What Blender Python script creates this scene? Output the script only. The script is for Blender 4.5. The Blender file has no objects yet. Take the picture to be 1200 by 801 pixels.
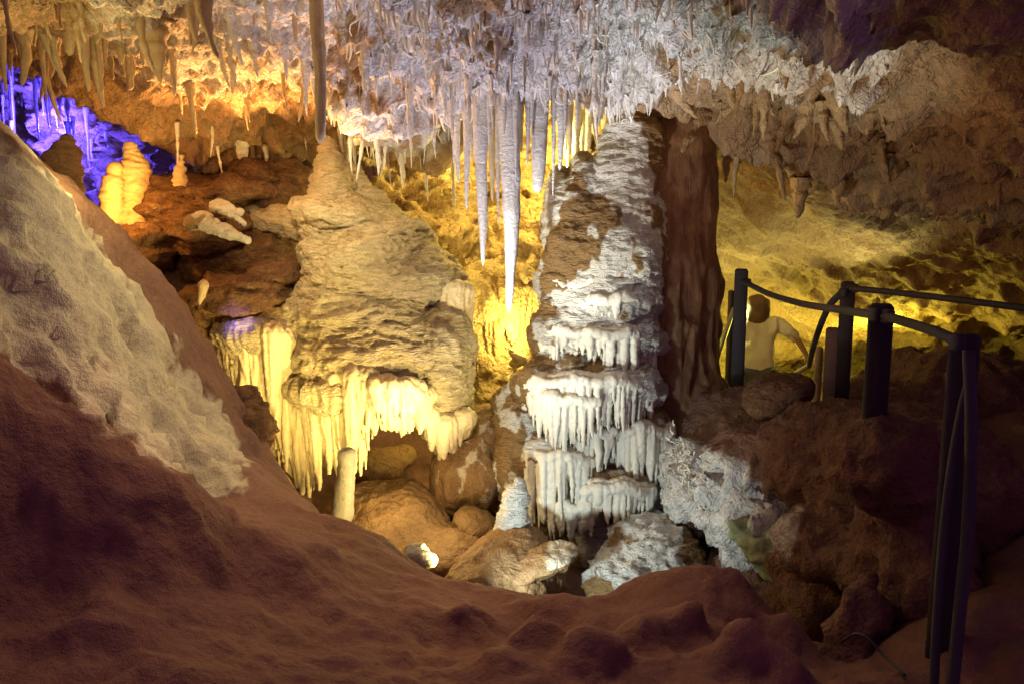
import bpy, math, random
import numpy as np
from mathutils import Vector
rng = np.random.default_rng(7); random.seed(7)
sc = bpy.context.scene
COL = sc.collection

# ------------------------------------------------------------------ camera
CAMZ, FPX, TH = 1.4, 933.0, math.radians(8.08)
cam_d = bpy.data.cameras.new('camera'); cam = bpy.data.objects.new('camera', cam_d); COL.objects.link(cam)
cam.location = (0, 0, CAMZ); cam.rotation_euler = (math.pi/2 - TH, 0, 0)
cam_d.lens = 28.0; cam_d.sensor_width = 36.0; cam_d.clip_end = 200; cam_d.clip_start = .05
sc.camera = cam
CT, ST = math.cos(TH), math.sin(TH)

def P(px, py, Y):
    xc = (px-600)/FPX; yc = -(py-400.5)/FPX
    dy = CT + yc*ST; dz = -ST + yc*CT
    return np.array([xc*Y/dy, Y, CAMZ + dz*Y/dy])
def M(px, Y):            # length in metres of px pixels at distance Y
    return px*Y*1.005/FPX
def proj(v):
    v = np.asarray(v); d = v[:, 1]*CT - (v[:, 2]-CAMZ)*ST
    yc = v[:, 1]*ST + (v[:, 2]-CAMZ)*CT
    d = np.maximum(d, 1e-3)
    return 600+FPX*v[:, 0]/d, 400.5-FPX*yc/d

# ------------------------------------------------------------------ noise
_perm = np.random.default_rng(3).permutation(256).astype(np.int32); _perm = np.concatenate([_perm, _perm, _perm])
_g = np.array([[1,1,0],[-1,1,0],[1,-1,0],[-1,-1,0],[1,0,1],[-1,0,1],[1,0,-1],[-1,0,-1],[0,1,1],[0,-1,1],[0,1,-1],[0,-1,-1],[1,1,0],[-1,1,0],[0,-1,1],[0,-1,-1]], np.float32)
def perlin(p):
    p = np.asarray(p, np.float32); i = np.floor(p).astype(np.int32); f = p - i; i &= 255
    u = f*f*f*(f*(f*6-15)+10); r = 0
    for dx in (0, 1):
        for dy in (0, 1):
            for dz in (0, 1):
                h = _perm[_perm[_perm[i[:, 0]+dx]+i[:, 1]+dy]+i[:, 2]+dz] & 15
                g = _g[h]
                d = g[:, 0]*(f[:, 0]-dx)+g[:, 1]*(f[:, 1]-dy)+g[:, 2]*(f[:, 2]-dz)
                w = (u[:, 0] if dx else 1-u[:, 0])*(u[:, 1] if dy else 1-u[:, 1])*(u[:, 2] if dz else 1-u[:, 2])
                r = r + d*w
    return r
def ns(p, f, o=0.0):
    return perlin(np.asarray(p)*np.asarray(f, np.float32) + np.float32(o) + np.float32(0.37))
def fbm(p, f, n=4, o=0.0, gain=.5):
    f = np.ones(3)*np.asarray(f, float); r = 0; a = 1
    for k in range(n):
        r = r + a*ns(p, f*(2.03**k), o+7.1*k); a *= gain
    return r
def ridge(p, f, n=4, o=0.0, gain=.5):
    f = np.ones(3)*np.asarray(f, float); r = 0; a = 1
    for k in range(n):
        r = r + a*(1-2.2*np.abs(ns(p, f*(2.03**k), o+5.3*k))); a *= gain
    return r
def ss(a, b, x):
    t = np.clip((x-a)/(b-a), 0, 1); return t*t*(3-2*t)

# ------------------------------------------------------------------ mesh helpers
def vnormals(V, F):
    n = np.cross(V[F[:, 2]]-V[F[:, 0]], V[F[:, 3]]-V[F[:, 1]])
    N = np.zeros_like(V)
    for c in range(3):
        s = np.zeros(len(V))
        for k in range(4): s += np.bincount(F[:, k], weights=n[:, c], minlength=len(V))
        N[:, c] = s
    return N/np.maximum(np.linalg.norm(N, axis=1), 1e-12)[:, None]

def mesh(name, V, F, mask=None):
    """V (n,3); F (m,4) int array with -1 in the 4th column for triangles"""
    me = bpy.data.meshes.new(name); V = np.asarray(V, np.float32); F = np.asarray(F, np.int32)
    me.vertices.add(len(V)); me.vertices.foreach_set('co', V.ravel())
    tot = np.where(F[:, 3] < 0, 3, 4).astype(np.int32); st = np.concatenate([[0], np.cumsum(tot)[:-1]]).astype(np.int32)
    me.loops.add(int(tot.sum())); me.loops.foreach_set('vertex_index', F.ravel()[F.ravel() >= 0])
    me.polygons.add(len(F)); me.polygons.foreach_set('loop_start', st); me.polygons.foreach_set('loop_total', tot)
    me.polygons.foreach_set('use_smooth', np.ones(len(F), bool))
    me.update(calc_edges=True); me.validate()
    if mask is not None:
        a = me.attributes.new('mask', 'FLOAT', 'POINT'); a.data.foreach_set('value', np.asarray(mask, np.float32))
    return me

def tag(o, label=None, cat=None, group=None, kind=None):
    if label: o['label'] = label
    if cat: o['category'] = cat
    if group: o['group'] = group
    if kind: o['kind'] = kind
    return o
def wloc(o):
    v = Vector(o.location)
    while o.parent: o = o.parent; v += Vector(o.location)
    return np.array(v)
def obj(name, VF, mat, parent=None, origin=None, mask=None):
    """one mesh object; vertices come in world coordinates"""
    V, F = VF[0], VF[1]
    if mask is None and len(VF) > 2: mask = VF[2]
    V = np.asarray(V, float)
    org = np.zeros(3) if origin is None else np.asarray(origin, float)
    base = wloc(parent) if parent else np.zeros(3)
    if parent is not None and origin is None: org = base
    o = bpy.data.objects.new(name, mesh(name, V-org, F, mask)); COL.objects.link(o)
    o.location = org-base
    if parent: o.parent = parent
    o.data.materials.append(mat)
    return o
def thing(name, label, cat, loc, group=None):
    o = bpy.data.objects.new(name, None); COL.objects.link(o); o.location = loc; o.empty_display_size = .1
    return tag(o, label, cat, group)
def basept(V):
    return np.array([V[:, 0].mean(), V[:, 1].mean(), V[:, 2].min()])
def join(parts):
    Vs, Fs, Ms, n = [], [], [], 0
    for p in parts:
        V, F = p[0], np.array(p[1]); F = np.where(F >= 0, F+n, -1)
        Vs.append(V); Fs.append(F); n += len(V)
        Ms.append(p[2] if len(p) > 2 else np.ones(len(V)))
    return np.concatenate(Vs), np.concatenate(Fs), np.concatenate(Ms)

def grid_faces(nu, nv):
    i = np.arange(nu*nv).reshape(nu, nv)
    return np.stack([i[:-1, :-1], i[1:, :-1], i[1:, 1:], i[:-1, 1:]], -1).reshape(-1, 4)

def lathe(path, radii, seg=12, squash=1.0, cap=True):
    """tube along path (n,3) with radii"""
    path = np.asarray(path, float); n = len(path); t = np.gradient(path, axis=0)
    t /= np.maximum(np.linalg.norm(t, axis=1), 1e-9)[:, None]
    up = np.array([0, 1., 0]) if abs(t[0, 1]) < .9 else np.array([1., 0, 0])
    V = []
    a = np.linspace(0, 2*np.pi, seg, endpoint=False)
    u = np.cross(up, t[0]); u /= np.linalg.norm(u)
    for k in range(n):
        u = u - t[k]*np.dot(u, t[k]); u /= max(np.linalg.norm(u), 1e-9); w = np.cross(t[k], u)
        V.append(path[k] + radii[k]*(np.cos(a)[:, None]*u + squash*np.sin(a)[:, None]*w))
    V = np.concatenate(V); i = np.arange(n*seg).reshape(n, seg); j = np.roll(i, -1, 1)
    F = np.stack([i[:-1], j[:-1], j[1:], i[1:]], -1).reshape(-1, 4)
    if cap:
        c0, c1 = len(V), len(V)+1; V = np.concatenate([V, path[:1], path[-1:]])
        z = -np.ones(seg, int)
        F = np.concatenate([F, np.stack([j[0], i[0], np.full(seg, c0), z], -1), np.stack([i[-1], j[-1], np.full(seg, c1), z], -1)])
    return V, F

def smooth_path(pts, n=24):
    pts = np.asarray(pts, float); m = len(pts); out = []
    for s in np.linspace(0, m-1, n):
        k = min(int(s), m-2); t = s-k
        p0, p1, p2, p3 = pts[max(k-1, 0)], pts[k], pts[k+1], pts[min(k+2, m-1)]
        out.append(.5*((2*p1)+(p2-p0)*t+(2*p0-5*p1+4*p2-p3)*t*t+(3*p1-p0-3*p2+p3)*t**3))
    return np.array(out)

def box(c, s, rz=0, bev=.006, rx=0):
    """bevelled box: 3x3-ish rounded prism with chamfered edges, centre c, full size s"""
    x, y, z = np.array(s)/2.; b = bev
    def ring(xx, yy, zz):
        return [(xx-b, yy, zz), (xx, yy-b, zz), (xx, -yy+b, zz), (xx-b, -yy, zz), (-xx+b, -yy, zz), (-xx, -yy+b, zz), (-xx, yy-b, zz), (-xx+b, yy, zz)]
    V = np.array(ring(x-b, y-b, -z)+ring(x, y, -z+b)+ring(x, y, z-b)+ring(x-b, y-b, z)+[(0, 0, -z), (0, 0, z)], float)
    F = []
    for r in range(3):
        for k in range(8):
            a, d = r*8+k, r*8+(k+1) % 8
            F.append((d, a, a+8, d+8))
    for k in range(8):
        F.append((k, (k+1) % 8, 32, -1)); F.append((24+(k+1) % 8, 24+k, 33, -1))
    c_, s_ = math.cos(rz), math.sin(rz)
    V = V @ np.array([[c_, s_, 0], [-s_, c_, 0], [0, 0, 1]])
    if rx:
        c_, s_ = math.cos(rx), math.sin(rx); V = V @ np.array([[1, 0, 0], [0, c_, s_], [0, -s_, c_]])
    return V+np.asarray(c), np.array(F)

# ------------------------------------------------------------------ implicit bodies
def E(px, py, Y, rx, rz, ry, tilt=0.0):
    return ('E', P(px, py, Y), np.array([M(rx, Y), ry, M(rz, Y)]), math.radians(tilt))
def C(px, py, Y, r, px2, py2, Y2, r2):
    return ('C', P(px, py, Y), M(r, Y), P(px2, py2, Y2), M(r2, Y2))
def sdf1(q, X):
    if q[0] == 'E':
        d = X-q[1].astype(np.float32)
        if q[3]:
            c, s = math.cos(q[3]), math.sin(q[3])
            d = np.stack([c*d[..., 0]-s*d[..., 2], d[..., 1], s*d[..., 0]+c*d[..., 2]], -1)
        r = q[2].astype(np.float32)
        k0 = np.sqrt(((d/r)**2).sum(-1)); k1 = np.sqrt(((d/(r*r))**2).sum(-1))+1e-6
        return k0*(k0-1)/k1
    a, ra, b, rb = q[1], q[2], q[3], q[4]
    ab = (b-a).astype(np.float32); pa = X-a.astype(np.float32)
    h = np.clip((pa@ab)/float(ab@ab+1e-9), 0, 1)
    return np.sqrt(((pa-h[..., None]*ab)**2).sum(-1))-(ra+(rb-ra)*h)
def bounds(q):
    if q[0] == 'E':
        r = q[2].copy()
        if q[3]: r[0] = r[2] = max(r[0], r[2])
        return q[1]-r, q[1]+r
    return np.minimum(q[1]-q[2], q[3]-q[4]), np.maximum(q[1]+q[2], q[3]+q[4])
def surfnet(F, org, h):
    S = F < 0; c = np.zeros(tuple(n-1 for n in F.shape), np.int8)
    cs = [(a, b, d) for a in (0, 1) for b in (0, 1) for d in (0, 1)]
    nx, ny, nz = c.shape
    for a, b, d in cs: c += S[a:a+nx, b:b+ny, d:d+nz]
    act = (c > 0) & (c < 8); I = np.argwhere(act); idx = -np.ones(c.shape, np.int64); idx[act] = np.arange(len(I))
    acc = np.zeros((len(I), 3)); cnt = np.zeros(len(I))
    for a in cs:
        for ax in range(3):
            if a[ax]: continue
            b = list(a); b[ax] = 1
            fa = F[I[:, 0]+a[0], I[:, 1]+a[1], I[:, 2]+a[2]]; fb = F[I[:, 0]+b[0], I[:, 1]+b[1], I[:, 2]+b[2]]
            m = (fa < 0) != (fb < 0); t = np.where(m, fa/np.where(m, fa-fb, 1), 0)
            pt = np.tile(np.array(a, float), (len(I), 1)); pt[:, ax] = t
            acc[m] += pt[m]; cnt += m
    V = org+h*(I+acc/cnt[:, None])
    Q = []
    s = S
    def quads(ch, sgn, c1, c2, c3, c4):
        q = np.stack([c1[ch], c2[ch], c3[ch], c4[ch]], -1); f = sgn[ch]
        q[~f] = q[~f][:, ::-1]; Q.append(q)
    A = s[:-1, 1:-1, 1:-1]; B = s[1:, 1:-1, 1:-1]
    quads(A != B, A, idx[:, :-1, :-1], idx[:, 1:, :-1], idx[:, 1:, 1:], idx[:, :-1, 1:])
    A = s[1:-1, :-1, 1:-1]; B = s[1:-1, 1:, 1:-1]
    quads(A != B, A, idx[:-1, :, :-1], idx[:-1, :, 1:], idx[1:, :, 1:], idx[1:, :, :-1])
    A = s[1:-1, 1:-1, :-1]; B = s[1:-1, 1:-1, 1:]
    quads(A != B, A, idx[:-1, :-1, :], idx[1:, :-1, :], idx[1:, 1:, :], idx[:-1, 1:, :])
    Fq = np.concatenate(Q); Fq = Fq[(Fq >= 0).all(1)]
    return V, Fq
def blob(prims, h=.02, k=.1, disp=None, warp=0.0, wf=2.0, seed=0.0):
    B = [bounds(q) for q in prims]
    pad = 3*h+warp+k*.4
    lo = np.min([b[0] for b in B], 0)-pad; hi = np.max([b[1] for b in B], 0)+pad
    n = np.ceil((hi-lo)/h).astype(int)+1
    ax = [(lo[i]+h*np.arange(n[i])).astype(np.float32) for i in range(3)]
    D = np.full(tuple(n), 1.0, np.float32); m_ = k+4*h+2*warp
    for q, b in zip(prims, B):
        i0 = np.maximum(np.floor((b[0]-m_-lo)/h).astype(int), 0); i1 = np.minimum(np.ceil((b[1]+m_-lo)/h).astype(int)+1, n)
        sl = tuple(slice(i0[i], i1[i]) for i in range(3))
        kk = q[5] if len(q) > 5 else k
        X = np.stack(np.meshgrid(*[ax[i][sl[i]] for i in range(3)], indexing='ij'), -1)
        v = sdf1(q, X); d0 = D[sl]; t = np.maximum(kk-np.abs(d0-v), 0)/kk
        D[sl] = np.minimum(d0, v)-t*t*kk*.25
    if warp:
        near = np.argwhere(np.abs(D) < warp*1.6+2*h); X = lo+h*near
        D[near[:, 0], near[:, 1], near[:, 2]] += (warp*fbm(X, wf, 3, seed)).astype(np.float32)
    V, F = surfnet(D, lo, h)
    N = vnormals(V, F); mask = None
    if disp is not None:
        d, mask = disp(V, N)
        V = V+N*d[:, None]; N = vnormals(V, F)
    return V, F, (np.ones(len(V)) if mask is None else mask)

# ------------------------------------------------------------------ materials
def rgb(c): return (c[0], c[1], c[2], 1)
def rock(name, A, B, rough=.75, bump=.5, bscale=30, stretch=(1, 1, 1), dist=.02, var=.25, mud=0.0, fine=140, spec=.3, patch=3.0, wig=.6):
    """A where the mask is 1 (clean calcite), B where it is 0 (mud), broken up by noise"""
    m = bpy.data.materials.new(name); m.use_nodes = True; nt = m.node_tree; N = nt.nodes; L = nt.links
    bs = N['Principled BSDF']; bs.inputs['Roughness'].default_value = rough; bs.inputs['Specular IOR Level'].default_value = spec
    geo = N.new('ShaderNodeNewGeometry'); at = N.new('ShaderNodeAttribute'); at.attribute_name = 'mask'
    n1 = N.new('ShaderNodeTexNoise'); n1.inputs['Scale'].default_value = patch*3; n1.inputs['Detail'].default_value = 9; n1.inputs['Roughness'].default_value = .75
    L.new(geo.outputs['Position'], n1.inputs['Vector'])
    mp = N.new('ShaderNodeMapping'); mp.inputs['Scale'].default_value = stretch; L.new(geo.outputs['Position'], mp.inputs['Vector'])
    n2 = N.new('ShaderNodeTexNoise'); n2.inputs['Scale'].default_value = bscale; n2.inputs['Detail'].default_value = 5; n2.inputs['Roughness'].default_value = .6; n2.inputs['Distortion'].default_value = wig
    L.new(mp.outputs['Vector'], n2.inputs['Vector'])
    n3 = N.new('ShaderNodeTexNoise'); n3.inputs['Scale'].default_value = fine; n3.inputs['Detail'].default_value = 3
    L.new(geo.outputs['Position'], n3.inputs['Vector'])
    # mask + (noise-.5)*1.1 -> fac
    a1 = N.new('ShaderNodeMath'); a1.operation = 'MULTIPLY_ADD'; L.new(n1.outputs['Fac'], a1.inputs[0]); a1.inputs[1].default_value = 1.5; a1.inputs[2].default_value = -.75-mud
    a2 = N.new('ShaderNodeMath'); a2.operation = 'ADD'; L.new(a1.outputs[0], a2.inputs[0]); L.new(at.outputs['Fac'], a2.inputs[1])
    mr = N.new('ShaderNodeMapRange'); mr.interpolation_type = 'SMOOTHSTEP'; L.new(a2.outputs[0], mr.inputs['Value']); mr.inputs['From Min'].default_value = .25; mr.inputs['From Max'].default_value = .75
    mx = N.new('ShaderNodeMix'); mx.data_type = 'RGBA'; mx.inputs[6].default_value = rgb(B); mx.inputs[7].default_value = rgb(A); L.new(mr.outputs['Result'], mx.inputs[0])
    vr = N.new('ShaderNodeMapRange'); vr.inputs['From Min'].default_value = .3; vr.inputs['From Max'].default_value = .7; vr.inputs['To Min'].default_value = 1-var; vr.inputs['To Max'].default_value = 1+var*.6
    mm = N.new('ShaderNodeMath'); mm.operation = 'MULTIPLY_ADD'; L.new(n2.outputs['Fac'], mm.inputs[0]); mm.inputs[1].default_value = .5
    m3 = N.new('ShaderNodeMath'); m3.operation = 'MULTIPLY'; L.new(n3.outputs['Fac'], m3.inputs[0]); m3.inputs[1].default_value = .5; L.new(m3.outputs[0], mm.inputs[2])
    L.new(mm.outputs[0], vr.inputs['Value'])
    ml = N.new('ShaderNodeMix'); ml.data_type = 'RGBA'; ml.blend_type = 'MULTIPLY'; ml.inputs[0].default_value = 1
    L.new(mx.outputs[2], ml.inputs[6]); L.new(vr.outputs['Result'], ml.inputs[7]); L.new(ml.outputs[2], bs.inputs['Base Color'])
    b1 = N.new('ShaderNodeBump'); b1.inputs['Strength'].default_value = bump; b1.inputs['Distance'].default_value = dist
    hm = N.new('ShaderNodeMath'); hm.operation = 'MULTIPLY_ADD'; L.new(n3.outputs['Fac'], hm.inputs[0]); hm.inputs[1].default_value = .25; L.new(n2.outputs['Fac'], hm.inputs[2])
    L.new(hm.outputs[0], b1.inputs['Height']); L.new(b1.outputs['Normal'], bs.inputs['Normal'])
    return m
def plain(name, c, rough=.5, metal=0, var=.15, scale=40, emit=None, est=0, bump=.15):
    m = bpy.data.materials.new(name); m.use_nodes = True; nt = m.node_tree; N = nt.nodes; L = nt.links
    bs = N['Principled BSDF']; bs.inputs['Roughness'].default_value = rough; bs.inputs['Metallic'].default_value = metal
    tc = N.new('ShaderNodeTexCoord'); n = N.new('ShaderNodeTexNoise'); n.inputs['Scale'].default_value = scale; n.inputs['Detail'].default_value = 5; L.new(tc.outputs['Object'], n.inputs['Vector'])
    mr = N.new('ShaderNodeMapRange'); mr.inputs['To Min'].default_value = 1-var; mr.inputs['To Max'].default_value = 1+var; L.new(n.outputs['Fac'], mr.inputs['Value'])
    ml = N.new('ShaderNodeMix'); ml.data_type = 'RGBA'; ml.blend_type = 'MULTIPLY'; ml.inputs[0].default_value = 1; ml.inputs[6].default_value = rgb(c); L.new(mr.outputs['Result'], ml.inputs[7]); L.new(ml.outputs[2], bs.inputs['Base Color'])
    b = N.new('ShaderNodeBump'); b.inputs['Strength'].default_value = bump; b.inputs['Distance'].default_value = .004; L.new(n.outputs['Fac'], b.inputs['Height']); L.new(b.outputs['Normal'], bs.inputs['Normal'])
    if emit: bs.inputs['Emission Color'].default_value = rgb(emit); bs.inputs['Emission Strength'].default_value = est
    return m
WHITE = (.74, .72, .66); CREAM = (.66, .57, .40); MUD = (.21, .115, .05); DMUD = (.15, .08, .045); OCHRE = (.42, .27, .12)
M_floor = rock('floor_mud', (.52, .45, .33), (.20, .105, .075), rough=.85, bump=.8, bscale=34, dist=.02, var=.3, fine=240, wig=0)
M_ceil = rock('ceiling_rock', (.66, .62, .58), (.34, .22, .12), rough=.8, bump=1, bscale=24, stretch=(1, 1, .6), dist=.05, var=.35, fine=90)
M_wall = rock('wall_rock', (.50, .38, .18), (.34, .22, .09), rough=.8, bump=1, bscale=12, dist=.08, var=.4, fine=50)
M_white = rock('white_calcite', WHITE, (.30, .18, .07), rough=.55, bump=1, bscale=20, stretch=(1, 1, 2.8), dist=.05, var=.2, fine=110, spec=.4)
M_cream = rock('cream_flowstone', (.63, .53, .34), (.30, .18, .07), rough=.6, bump=1, bscale=18, stretch=(1, 1, 2.8), dist=.055, var=.3, fine=110, spec=.4)
M_shaft = rock('dark_brown_shaft', (.28, .15, .07), (.17, .085, .045), rough=.7, bump=.5, bscale=16, stretch=(1.6, 1.6, .3), dist=.02, var=.3, fine=90)  # darker brown than the white flowstone body
M_fringe = rock('white_dripstone', (.72, .69, .60), (.40, .27, .11), rough=.5, bump=.45, bscale=45, stretch=(1, 1, .35), dist=.012, var=.15, fine=160, spec=.45)
M_fringe2 = rock('cream_dripstone', (.68, .58, .38), (.40, .26, .10), rough=.5, bump=.6, bscale=40, stretch=(1, 1, 1.5), dist=.012, var=.2, fine=130, spec=.45)
M_stal = rock('pale_stalactite', (.70, .66, .60), (.42, .30, .18), rough=.55, bump=1, bscale=40, stretch=(1, 1, 1.6), dist=.02, var=.3, fine=150, spec=.4)
M_ostal = rock('ochre_stalactite', (.46, .36, .22), (.30, .19, .10), rough=.6, bump=.6, bscale=30, stretch=(1, 1, .5), dist=.015, var=.3, fine=120)
M_boul = rock('brown_boulder', (.62, .55, .42), (.27, .16, .07), rough=.65, bump=.9, bscale=14, dist=.035, var=.4, fine=80)
M_grey = rock('grey_crust', (.46, .45, .42), (.22, .14, .08), rough=.6, bump=1, bscale=26, dist=.03, var=.35)
M_dark = rock('dark_mud_rock', (.32, .20, .10), (.15, .075, .038), rough=.85, bump=1, bscale=16, stretch=(1, 1, 2), dist=.05, var=.45, fine=80)
M_bank = rock('bank_mud', (.70, .68, .64), (.18, .095, .06), rough=.85, bump=1, bscale=14, dist=.06, var=.4, fine=70)
M_post = plain('dark_post', (.026, .020, .024), .9, var=.3, scale=25)
M_post2 = plain('weathered_post', (.17, .11, .10), .7, var=.3, scale=25)
M_pipe = plain('rail_pipe', (.03, .026, .03), .7, metal=0, var=.2)
M_steel = plain('steel_tube', (.38, .40, .46), .3, metal=.8, var=.1)

# ------------------------------------------------------------------ floor
def rbf(pts, eps=.25, lam=1e-3):
    pts = np.array(pts, float); xy, z = pts[:, :2], pts[:, 2]
    ph = lambda d2: np.sqrt(d2+eps*eps)
    d2 = ((xy[:, None]-xy[None])**2).sum(-1); n = len(xy)
    A = np.zeros((n+3, n+3)); A[:n, :n] = ph(d2)-lam*np.eye(n)*-1
    A[:n, n] = A[n, :n] = 1; A[:n, n+1:] = xy; A[n+1:, :n] = xy.T
    w = np.linalg.solve(A, np.concatenate([z, [0, 0, 0]]))
    def f(x, y):
        x = np.asarray(x, float); s = x.shape; x = x.ravel(); y = np.asarray(y, float).ravel(); out = np.empty(len(x))
        for a in range(0, len(x), 60000):
            xs, ys = x[a:a+60000], y[a:a+60000]
            out[a:a+60000] = ph((xs[:, None]-xy[:, 0])**2+(ys[:, None]-xy[:, 1])**2)@w[:n]+w[n]+w[n+1]*xs+w[n+2]*ys
        return out.reshape(s)
    return f
fl = [P(*a) for a in [
    (0,801,1.5),(200,801,1.62),(400,801,1.8),(600,801,1.92),(800,801,2.02),(930,801,2.05),
    (0,700,1.78),(150,720,1.85),(300,700,2.2),(450,700,2.5),(560,730,2.5),(700,740,2.5),(830,745,2.4),(900,760,2.35),
    (420,650,2.85),(360,620,2.9),(250,600,2.75),
    (300,566,3.35),(360,590,3.3),(420,614,3.25),(470,645,3.15),(510,672,3.05),(560,684,3.0),(620,690,2.95),(700,695,2.95),(760,688,3.0),(850,695,2.95),(900,712,2.85),(935,750,2.65),
    (0,155,3.05),(60,215,3.4),(110,250,3.7),(165,300,3.95),(215,380,4.1),(255,430,4.15),(295,500,4.0),(303,550,3.7),
    (0,300,2.6),(100,330,3.05),(170,400,3.4),(230,480,3.65),(100,450,2.65),(0,450,2.2),(180,520,3.1),(250,545,3.35),(100,550,2.5),(0,560,1.95),(60,620,2.0),
    (140,592,2.3),(200,600,2.45),(140,650,2.12),
    # pit and beyond
    (350,640,4.4)]]
fl += [(-.3,4.5,-.75),(0,4.0,-.75),(.45,3.9,-.85),(-.6,5,-.6),(-.45,5.7,-.5),(-1,6,-.4),(.3,4.8,-.8),(.7,4.4,-.9),(.9,4.9,-.8)]
fl += [(-2.6,3.2,2.3),(-2.2,1.6,1.25),(-3.0,1.6,1.6),(-4.2,3.6,2.6),(-1.3,.4,.55),(0,.4,.25),(1.2,.6,.05),(2.2,1,.05),(3.5,1,.2),(5,2,.4),
       (1.0,2.2,.05),(1.35,2.6,.05),(1.9,3,.1),(2.6,3.5,.25),(3.6,3.5,.6),(5,4,.9),
       (1.05,3.35,-1.9),(.85,3.7,-1.8),(1.3,3.8,-1.9),(1.2,4.2,-1.6),(.5,3.6,-.8),(0,3.65,-.6),(-.5,3.85,-.55),(-.9,4.2,-.4),
       (-1.5,4.9,-.3),(-1.9,5.05,.15),(-1.1,5.0,-.55),(-1.55,4.55,-.05),(-2.6,4.6,1.1),(-3.2,5.2,1.2),
       (-2.4,6.2,1.25),(-1.9,6.3,1.2),(-3,7.5,.9),(-3.5,9,.9),(-1.5,7,.8),(-.3,6.6,-.2),(.2,6.6,-.2),(0,7.5,-.2),
       (.8,5.4,-.5),(1.3,5.2,-.3),(1.7,4.6,-.2),(1.8,5.5,.1),(2.2,6.5,-.3),(2.5,7.5,-.9),(2.6,8.5,-1.0),(3.2,10,-1.0),(3.6,8,-.4),(4.5,7,.2),(5,9,-.3),(3.6,6,.3),(2.8,5,.3)]
floor_f = rbf(fl, .22)
NU, NV = 560, 520
tt = np.linspace(-1.25, 1.25, NU)
yy = .25+12.5*(np.linspace(0, 1, NV)**1.55)
T, Yg = np.meshgrid(tt, yy, indexing='ij'); Xg = T*(Yg+1.6)
Zg = floor_f(Xg, Yg)
bumps = [(560,748,2.45,.10,.10),(630,776,2.28,.10,.13),(690,798,2.12,.09,.11),(745,765,2.35,.095,.13),(800,754,2.42,.085,.11),(875,696,2.8,.07,.05),(932,735,2.62,.08,.10),(860,784,2.18,.095,.13),(660,715,2.65,.13,.06),(590,800,2.05,.08,.06),
         (925,790,2.1,.08,.07),(1000,790,2.1,.08,.06),(700,733,2.5,.07,.05),(140,612,2.2,.26,.26),(60,700,1.8,.12,.06),(25,655,1.85,.12,-.10),(1040,780,2.2,.1,.06),(480,720,2.4,.16,.05),(330,650,2.5,.2,.05)]
for a in bumps:
    c = P(*a[:3]); r2 = ((Xg-c[0])**2+(Yg-c[1])**2)/a[3]**2
    Zg += a[4]*np.exp(-r2**1.25)
V = np.stack([Xg, Yg, Zg], -1).reshape(-1, 3); F = grid_faces(NU, NV)
px, py = proj(V)
up_e = np.interp(px, [-200, 0, 50, 100, 150, 185, 220, 260, 300], [20, 150, 200, 252, 312, 372, 422, 482, 555])
dn_e = np.interp(px, [-200, 0, 100, 200, 300], [300, 420, 510, 572, 605])
pale = ss(-14, 60, py-up_e)*ss(20, -70, py-dn_e)*ss(4.9, 4.3, V[:, 1])*ss(318, 300, px)*ss(1.7, 2.0, V[:, 1])
pale = ss(.1, .6, pale+.42*fbm(V, (5, 5, 7), 4, 27., .6)*ss(0, .12, pale)*ss(1.3, .6, pale))
N = vnormals(V, F)
d = .05*fbm(V, 1.7, 3, 2.)+.014*fbm(V, 6, 3, 4.)+.005*fbm(V, 28, 2, 9.)
lobes = np.maximum(0, ns(V, (5, 5, 3), 3.))
pr_ = .055*(.5-2*np.abs(ns(V, (4, 4, 6), 11.)))+.04*(.5-2*np.abs(ns(V, (10, 10, 12), 8.)))+.016*ns(V, 24, 2.)
d += pale*pr_+.03*fbm(V, 8, 4, 71.)*ss(3.2, 3.8, V[:, 1])*ss(5, 4.6, V[:, 1])*ss(330, 300, px)
d += .02*fbm(V, 11, 3, 55.)*ss(3.2, 2.2, V[:, 1])
far = ss(3.6, 4.5, V[:, 1]); d += far*.05*ridge(V, 3, 3, 5.)*.5
V = V+N*d[:, None]
floor = obj('cave_floor', (V, F), M_floor, mask=np.clip(.02+pale*(.72+2.2*pr_)+.16*fbm(V, 2.2, 3, 66.)*(1-pale), 0, 1))
tag(floor, kind='structure')

# ------------------------------------------------------------------ ceiling
ce = [P(*a) for a in [
    (-350,0,3.0),(-300,40,4.2),(0,0,3.3),(0,5,4.0),(0,12,4.6),(60,10,4.7),(110,42,5.0),(150,112,5.5),(205,172,6.0),(245,195,6.3),
    (100,0,3.9),(200,0,4.2),(300,0,4.4),(380,25,4.7),(150,60,4.5),(200,70,4.9),(300,80,5.4),(370,105,5.6),(390,150,6.4),(300,150,6.1),(340,195,6.6),(230,130,5.6),
    (420,0,4.1),(440,50,4.5),(430,100,5.0),(480,140,5.3),(520,185,5.8),(470,100,4.9),
    (560,0,4.0),(560,45,4.3),(540,85,4.75),(600,85,4.75),(650,85,4.75),(700,0,3.9),(700,50,4.4),(735,80,4.75),(830,0,3.7),(830,40,4.2),(950,0,3.4),(950,50,4.0),(1050,45,3.7),(1050,0,3.2),
    (770,100,5.1),(810,108,5.3),(850,140,5.6),(900,105,4.8),(960,150,5.1),(1000,190,5.5),(1060,130,4.5),(1100,140,4.3),(1100,230,5.5),(1200,140,3.7),(1200,240,5.1),(1300,100,3.0),(1200,0,2.5),(1150,60,3.3),
    (870,195,6.4),(900,255,7.6),(950,325,8.9),(880,345,9.6),(1000,285,7.6),(1100,305,7.6),(1050,345,9),(1200,325,7.6),(1200,378,9.6),(1000,383,10.2),(900,420,10.8),(1300,330,7)]]
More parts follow.
